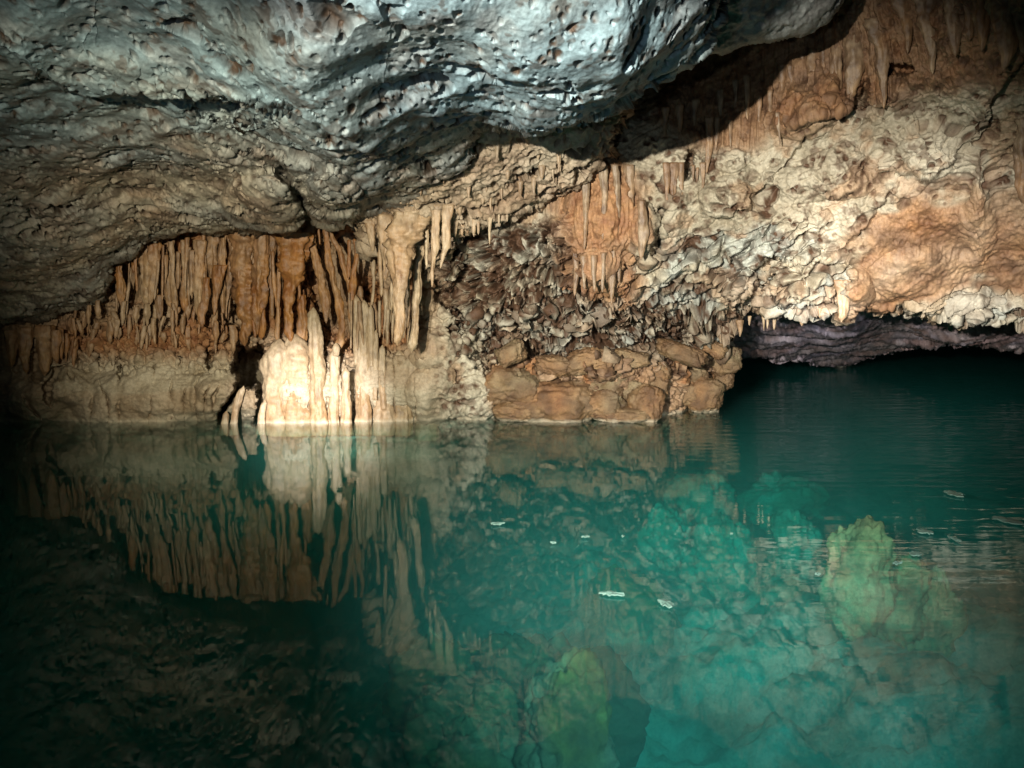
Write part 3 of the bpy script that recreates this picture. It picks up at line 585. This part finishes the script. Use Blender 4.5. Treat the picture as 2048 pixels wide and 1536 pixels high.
BL = [(1115,806,76,34,6.45,0,'large loaf-shaped boulder at the waterline, biggest in the middle of the shore',.92),(1203,808,40,23,6.42,0,'rounded boulder at the waterline just right of the loaf-shaped one',1),(1213,772,36,26,6.5,-.2,'brown dome-shaped boulder resting above two rounded waterline boulders',1),
 (1290,812,27,34,6.4,0,'upright rounded boulder at the water at the end of the nearer shore',1),(1262,778,24,18,6.5,.3,'small rounded boulder wedged left of the upright one',1),(1316,774,18,22,6.6,0,'small tan boulder above the dark gap in the shore rocks',1),
 (1305,738,32,16,6.65,.3,'flat tilted boulder above the gap in the shore rocks',1),(1360,786,26,22,6.95,0,'tan rounded boulder left in the last cluster by the water',1),(1402,790,32,30,6.98,0,'smooth blocky boulder at the water, last on the right',.85),
 (1380,750,26,19,7.0,.4,'tilted boulder on top of the last cluster by the water',1),(1449,722,26,20,7.05,-.3,'orange boulder jutting furthest right over the dark water',1),(1446,758,15,17,7.1,0,'small dark cobble under the jutting orange boulder',1),
 (1080,762,28,18,6.5,.2,'knobby yellowish boulder above the loaf-shaped one',1),(1022,772,50,30,6.42,0,'low yellow-brown boulder left of the loaf-shaped one',1),(1035,822,36,16,6.35,0,'low flat rock awash at the water left of the loaf-shaped boulder',1),
 (1150,775,66,15,6.55,0,'brown slab lying on the loaf-shaped boulder',1),(1240,829,50,12,6.35,0,'low tan slab awash beneath the rounded boulders',1),
 (1022,706,26,15,6.2,-.35,'angular block stuck in the rubble above the yellow-brown boulder',.7),(1366,706,40,13,6.45,.35,'pale angular slab jutting from the rubble above the far cluster',.7),(1175,722,36,18,6.3,-.1,'rough tan block below the rubble, above the brown dome',.8),
 (1108,730,30,15,6.3,.15,'pale block below the rubble, above the knobby boulder',.8),(1425,696,22,12,6.8,.5,'small dark slab at the right end of the rubble',.75),(1262,716,28,12,6.4,.1,'flat pale block at the foot of the rubble near its right end',.75)]
for i, (x, y, rx, ry, Yd, rot, lab, pw) in enumerate(BL):
    k = Yd/FPX; c = unproj(np.array(float(x)), np.array(float(y)), np.array(float(Yd)+.10))
    o = blob('boulder', c, (rx*k*1.12, (rx+ry)*.5*k*1.0+.03, ry*k*1.2), M_bould, 600+i*17, .30 if pw > .8 else .38, .30, 0, .3, rot=rot, pw=pw*.88, pit=.12)
    tag(o, lab, 'boulder', GB)

# ================================================================== lake bed, submerged boulders
bx = np.arange(-14, 18.01, .045 if True else .1); by = np.arange(-2, 22, .06)
BX, BY = np.meshgrid(np.concatenate([np.arange(-16,-5,.15), np.arange(-5,7,.035), np.arange(7,38,.2)]), np.concatenate([np.arange(-4,1,.12), np.arange(1,8,.035), np.arange(8,40,.2)]))
B0 = np.stack([BX, BY, 0*BX], -1)
bz = -1.5 + .30*perlin(B0, .45, 701) + .16*fbm(B0, 1.4, 4, 702) + .10*fbm(B0, 3.5, 4, 706, .6, True)
bz = bz + .55*np.exp(-(((BX-2.6)/1.5)**2 + ((BY-4.2)/1.5)**2)) - .5*np.exp(-((BX+2.2)/1.8)**2)
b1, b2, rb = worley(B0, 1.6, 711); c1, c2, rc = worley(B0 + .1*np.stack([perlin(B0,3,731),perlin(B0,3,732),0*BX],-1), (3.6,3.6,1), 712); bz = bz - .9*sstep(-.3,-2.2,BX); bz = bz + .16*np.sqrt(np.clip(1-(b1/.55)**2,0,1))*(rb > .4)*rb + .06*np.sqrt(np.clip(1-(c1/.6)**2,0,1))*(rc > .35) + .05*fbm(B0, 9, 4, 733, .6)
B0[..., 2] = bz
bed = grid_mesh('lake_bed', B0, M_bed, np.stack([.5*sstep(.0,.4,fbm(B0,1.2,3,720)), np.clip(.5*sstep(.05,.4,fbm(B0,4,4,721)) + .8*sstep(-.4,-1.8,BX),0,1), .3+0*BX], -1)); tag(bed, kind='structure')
M_lip_reflection = rock_mat('lip_reflection_rock', pale=(.60,.40,.22), mid=(.46,.27,.12), orange=(.6,.3,.1), rough=.9, spec=.1)  # warm tones paint the right lip's reflection into submerged rock
SB = [(1075,1450,175,150,-1.0,'dark submerged boulder added as crevice shade behind the large rounded one'),(1130,1485,100,110,-.72,'large submerged boulder with a rounded top near the bottom edge of the picture'),(890,1400,100,80,-1.0,'broad mossy submerged boulder left of the large rounded one'),(930,1530,120,70,-.95,'submerged boulder cut off by the bottom edge of the picture'),  # first boulder is added, its dark tone painting the shade of a crevice
 (1262,1228,84,42,-1.2,'flat brownish submerged boulder below two floating flakes'),(1400,1010,60,40,-.9,'pale submerged boulder near the shore cluster'),(1560,1010,70,45,-.9,'pale submerged boulder beneath the far blue ripples'),(1590,1090,46,34,-.9,'round pale submerged boulder left of the tall pointed one'),
 (1440,1120,70,60,-1.1,'craggy submerged boulder in the middle of the bright water'),(1330,1080,50,40,-1.0,'small craggy submerged boulder behind the flat brownish one'),(1718,1150,60,50,-.52,'tall pointed warm-coloured submerged boulder added as reflection of the right lip'),(1790,1200,60,30,-.72,'long warm yellowish submerged boulder added as lip reflection running down to the right'),(1868,1245,46,24,-.85,'small warm yellowish submerged boulder added as lip reflection furthest right'),(1620,1230,130,60,-1.3,'wide pale submerged slab in front of the tall pointed boulder')]
for i, (x, y, rx, ry, z, lab) in enumerate(SB):
    d = unproj(np.array(float(x)), np.array(float(y)), np.array(1.0)) - np.array([0,0,CH]); t = (z-CH)/d[2]; c = np.array([0,0,CH]) + d*t; k = t/FPX; warm = 'warm' in lab; dark = 'dark' in lab
    o = blob('submerged_boulder', c, (rx*k, rx*k, min(max(ry*k*1.2, .25), abs(z)*.66)), M_lip_reflection if warm else M_bed, 800+i*13, .42 if warm else .40, .1 if warm else (.9 if i < 5 else .15), .1, .9 if dark else (.35 if i < 5 else .1), pit=.2)
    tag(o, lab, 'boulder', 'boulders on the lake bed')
# ================================================================== floating flakes
mf, nt = new_mat('pale_flake'); out = N(nt,'ShaderNodeOutputMaterial'); pb = N(nt,'ShaderNodeBsdfPrincipled'); nz = N(nt,'ShaderNodeTexNoise'); nz.inputs['Scale'].default_value = 40; cr = N(nt,'ShaderNodeValToRGB')
cr.color_ramp.elements[0].color = (.05,.11,.09,1); cr.color_ramp.elements[1].color = (.12,.19,.15,1); nt.links.new(nz.outputs[0], cr.inputs[0]); nt.links.new(cr.outputs[0], pb.inputs['Base Color']); nt.links.new(pb.outputs[0], out.inputs[0]); pb.inputs['Roughness'].default_value = .7
FL = [(995,1048,15,3,'slim pale flake floating furthest left'),(1170,1074,9,3,'tiny bright flake floating in front of the rubble reflection'),(1107,1086,6,2,'faint speck of a flake left of the tiny bright one'),(1225,1188,28,6,'long pale flake floating above the flat brownish boulder'),(1332,1207,19,10,'roundish pale flake floating just right of the long one'),
 (1635,1149,7,2,'tiny flake floating left of the tall pointed boulder'),(1795,1127,12,3,'bright slim flake floating over the dark patch right of the pointed boulder'),(1830,1108,12,8,'pale flake floating just right of the bright slim one'),(1850,1064,14,9,'brightest rounded flake floating at right'),(1908,1078,7,9,'small upright looking flake right of the brightest one'),(2016,1042,26,12,'largest mottled flake floating near the right edge'),(1908,988,20,8,'pale flake floating furthest away at right'),(1246,1073,4,2,'tiny speck floating right of the tiny bright flake'),(1463,1068,4,2,'tiny pale speck floating in the bright water')]
for i, (x, y, rx, ry, lab) in enumerate(FL):
    d = unproj(np.array(float(x)), np.array(float(y)), np.array(1.0)) - np.array([0,0,CH]); t = (.006-CH)/d[2]; c = np.array([0,0,CH]) + d*t
    k = t/FPX; dep = ry*k*t/CH*.9; n = 26; a = np.linspace(0, 2*math.pi, n, endpoint=False)
    rr = 1 + .22*np.sin(a*2+i) + .12*np.sin(a*5+2*i) + .09*rng.normal(size=n)
    ring = np.stack([np.cos(a)*rr*rx*k*.8, np.sin(a)*rr*dep*.7, .0015*rng.normal(size=n)], -1)
    vs = np.concatenate([ring, ring + [0,0,.004], [[0,0,.006]]]); fs = [(j, (j+1)%n, n+(j+1)%n, n+j) for j in range(n)] + [(n+j, n+(j+1)%n, 2*n) for j in range(n)]
    me = bpy.data.meshes.new('floating_flake'); me.from_pydata(vs.tolist(), [], fs); me.materials.append(mf)
    o = bpy.data.objects.new('floating_flake', me); o.location = c; col.objects.link(o); tag(o, lab, 'flake', 'flakes floating on the water')

# ================================================================== water
mw, nt = new_mat('cave_water'); L = nt.links.new
out = N(nt,'ShaderNodeOutputMaterial'); gl = N(nt,'ShaderNodeBsdfGlossy'); gl.inputs['Roughness'].default_value = 0.015; tr = N(nt,'ShaderNodeBsdfTransparent'); fr = N(nt,'ShaderNodeFresnel'); fr.inputs['IOR'].default_value = 1.36
ge = N(nt,'ShaderNodeNewGeometry'); ir = N(nt,'ShaderNodeMapRange'); ir.inputs['To Min'].default_value = 1.36; ir.inputs['To Max'].default_value = 1/1.36; L(ge.outputs['Backfacing'], ir.inputs['Value']); L(ir.outputs[0], fr.inputs['IOR'])
mx = N(nt,'ShaderNodeMixShader'); L(fr.outputs[0], mx.inputs[0]); L(tr.outputs[0], mx.inputs[1]); L(gl.outputs[0], mx.inputs[2]); L(mx.outputs[0], out.inputs['Surface'])
tc = N(nt,'ShaderNodeTexCoord'); mp = N(nt,'ShaderNodeMapping'); mp.inputs['Scale'].default_value = (.6,3.2,1); L(tc.outputs['Object'], mp.inputs[0])
n1 = N(nt,'ShaderNodeTexNoise'); n1.inputs['Scale'].default_value = 2.4; n1.inputs['Detail'].default_value = 3; L(mp.outputs[0], n1.inputs['Vector'])
n2 = N(nt,'ShaderNodeTexNoise'); n2.inputs['Scale'].default_value = .8; n2.inputs['Detail'].default_value = 2; L(tc.outputs['Object'], n2.inputs['Vector'])
# ripples are stronger in the far passage at right
sx = N(nt,'ShaderNodeSeparateXYZ'); L(tc.outputs['Object'], sx.inputs[0])
r1 = N(nt,'ShaderNodeMapRange'); r1.inputs['From Min'].default_value = .8; r1.inputs['From Max'].default_value = 2.4; r1.inputs['To Min'].default_value = .06; r1.inputs['To Max'].default_value = 1.8; L(sx.outputs[0], r1.inputs['Value'])
r2 = N(nt,'ShaderNodeMapRange'); r2.inputs['From Min'].default_value = 3.2; r2.inputs['From Max'].default_value = 6; r2.inputs['To Min'].default_value = .35; L(sx.outputs[1], r2.inputs['Value'])
mm = N(nt,'ShaderNodeMath', operation='MULTIPLY'); L(r1.outputs[0], mm.inputs[0]); L(r2.outputs[0], mm.inputs[1]); m2 = N(nt,'ShaderNodeMath', operation='MULTIPLY'); L(mm.outputs[0], m2.inputs[0]); L(n1.outputs[0], m2.inputs[1])
m3 = N(nt,'ShaderNodeMath', operation='MULTIPLY_ADD'); m3.inputs[1].default_value = .12; L(n2.outputs[0], m3.inputs[0]); L(m2.outputs[0], m3.inputs[2])
bp = N(nt,'ShaderNodeBump'); bp.inputs['Strength'].default_value = .35; bp.inputs['Distance'].default_value = .035; L(m3.outputs[0], bp.inputs['Height']); L(bp.outputs[0], gl.inputs['Normal'])
va = N(nt,'ShaderNodeVolumeAbsorption'); va.inputs['Color'].default_value = (.0,.88,.85,1); va.inputs['Density'].default_value = .70
vs_ = N(nt,'ShaderNodeVolumeScatter'); vs_.inputs['Color'].default_value = (.3,.87,.79,1); vs_.inputs['Density'].default_value = .11
ad = N(nt,'ShaderNodeAddShader'); L(va.outputs[0], ad.inputs[0]); L(vs_.outputs[0], ad.inputs[1]); L(ad.outputs[0], out.inputs['Volume'])
x0, x1, y0, y1, z0 = -15, 36, -3.5, 38, -4
vsx = [(x0,y0,z0),(x1,y0,z0),(x1,y1,z0),(x0,y1,z0),(x0,y0,0),(x1,y0,0),(x1,y1,0),(x0,y1,0)]
me = bpy.data.meshes.new('water'); me.from_pydata(vsx, [], [(3,2,1,0),(4,5,6,7),(0,1,5,4),(1,2,6,5),(2,3,7,6),(3,0,4,7)]); me.materials.append(mw)
water = bpy.data.objects.new('water', me); col.objects.link(water); tag(water, kind='structure')

# ================================================================== torches, added fill spots, world, camera
from mathutils import Vector
def spot(name, loc, px, py, Y, power, deg, blend, color, rad=.03):
    l = bpy.data.lights.new(name, 'SPOT'); l.energy = power; l.spot_size = math.radians(deg); l.spot_blend = blend; l.color = color; l.shadow_soft_size = rad
    o = bpy.data.objects.new(name, l); o.location = loc
    tgt = Vector(unproj(np.array(float(px)), np.array(float(py)), np.array(float(Y))).tolist())
    o.rotation_euler = (tgt - Vector(loc)).to_track_quat('-Z', 'Y').to_euler(); col.objects.link(o); return o
spot('flash_lamp', (-1.0, -.8, 1.20), 1400, 690, 6, 3500, 44, 1.0, (1.0, .96, .84), .025)
spot('torch_and_fill', (-.70, .02, 1.0), 620, 815, 6.2, 4600, 13, 1.0, (1.0, .95, .92), .02)
spot('torch_and_fill', (-.3, .05, 1.1), 1790, 610, 5.8, 2300, 23, 1.0, (1.0, .96, .90), .02)
spot('torch_and_fill', (.3, .0, 1.0), 1640, 690, 8, 1500, 9, 1.0, (.9, .92, 1.0), .02)  # added unseen spot that brightens the rock in the far passage
spot('torch_and_fill', (-.75, .0, 1.15), 590, 610, 6.2, 1350, 40, 1.0, (1.0, .92, .70), .02)  # added fill without a source of its own, lifts curtain and ceiling lobes
spot('roof_fill', (-.45, -.1, .85), 960, 80, 2.9, 64, 62, 1.0, (.66, .87, 1.0), .025)  # added unseen fill that lights the near ceiling separately
spot('water_fill', (.3, .0, 1.0), 1380, 1150, 3.0, 610, 52, 1.0, (.84, .98, 1.0), .05)  # added unseen spot above the water, makes its teal glow
w = bpy.data.worlds.new('World'); scene.world = w; w.use_nodes = True; bg = w.node_tree.nodes['Background']; bg.inputs[0].default_value = (.45,.6,.65,1); bg.inputs[1].default_value = .012
cam = bpy.data.cameras.new('camera'); co = bpy.data.objects.new('camera', cam); col.objects.link(co)
cam.sensor_fit = 'HORIZONTAL'; cam.sensor_width = 36; cam.lens = 36*FPX/2048; cam.clip_end = 200; cam.clip_start = .02
co.location = (0, 0, CH); co.rotation_euler = (math.pi/2 - TH, 0, 0); scene.camera = co
scene.view_settings.view_transform = 'Standard'; scene.view_settings.look = 'None'; scene.view_settings.exposure = 0; scene.view_settings.gamma = 1
cy = scene.cycles; cy.use_denoising = True; cy.max_bounces = 8; cy.diffuse_bounces = 3; cy.glossy_bounces = 4; cy.transparent_max_bounces = 12; cy.volume_bounces = 1; cy.sample_clamp_indirect = 3.0
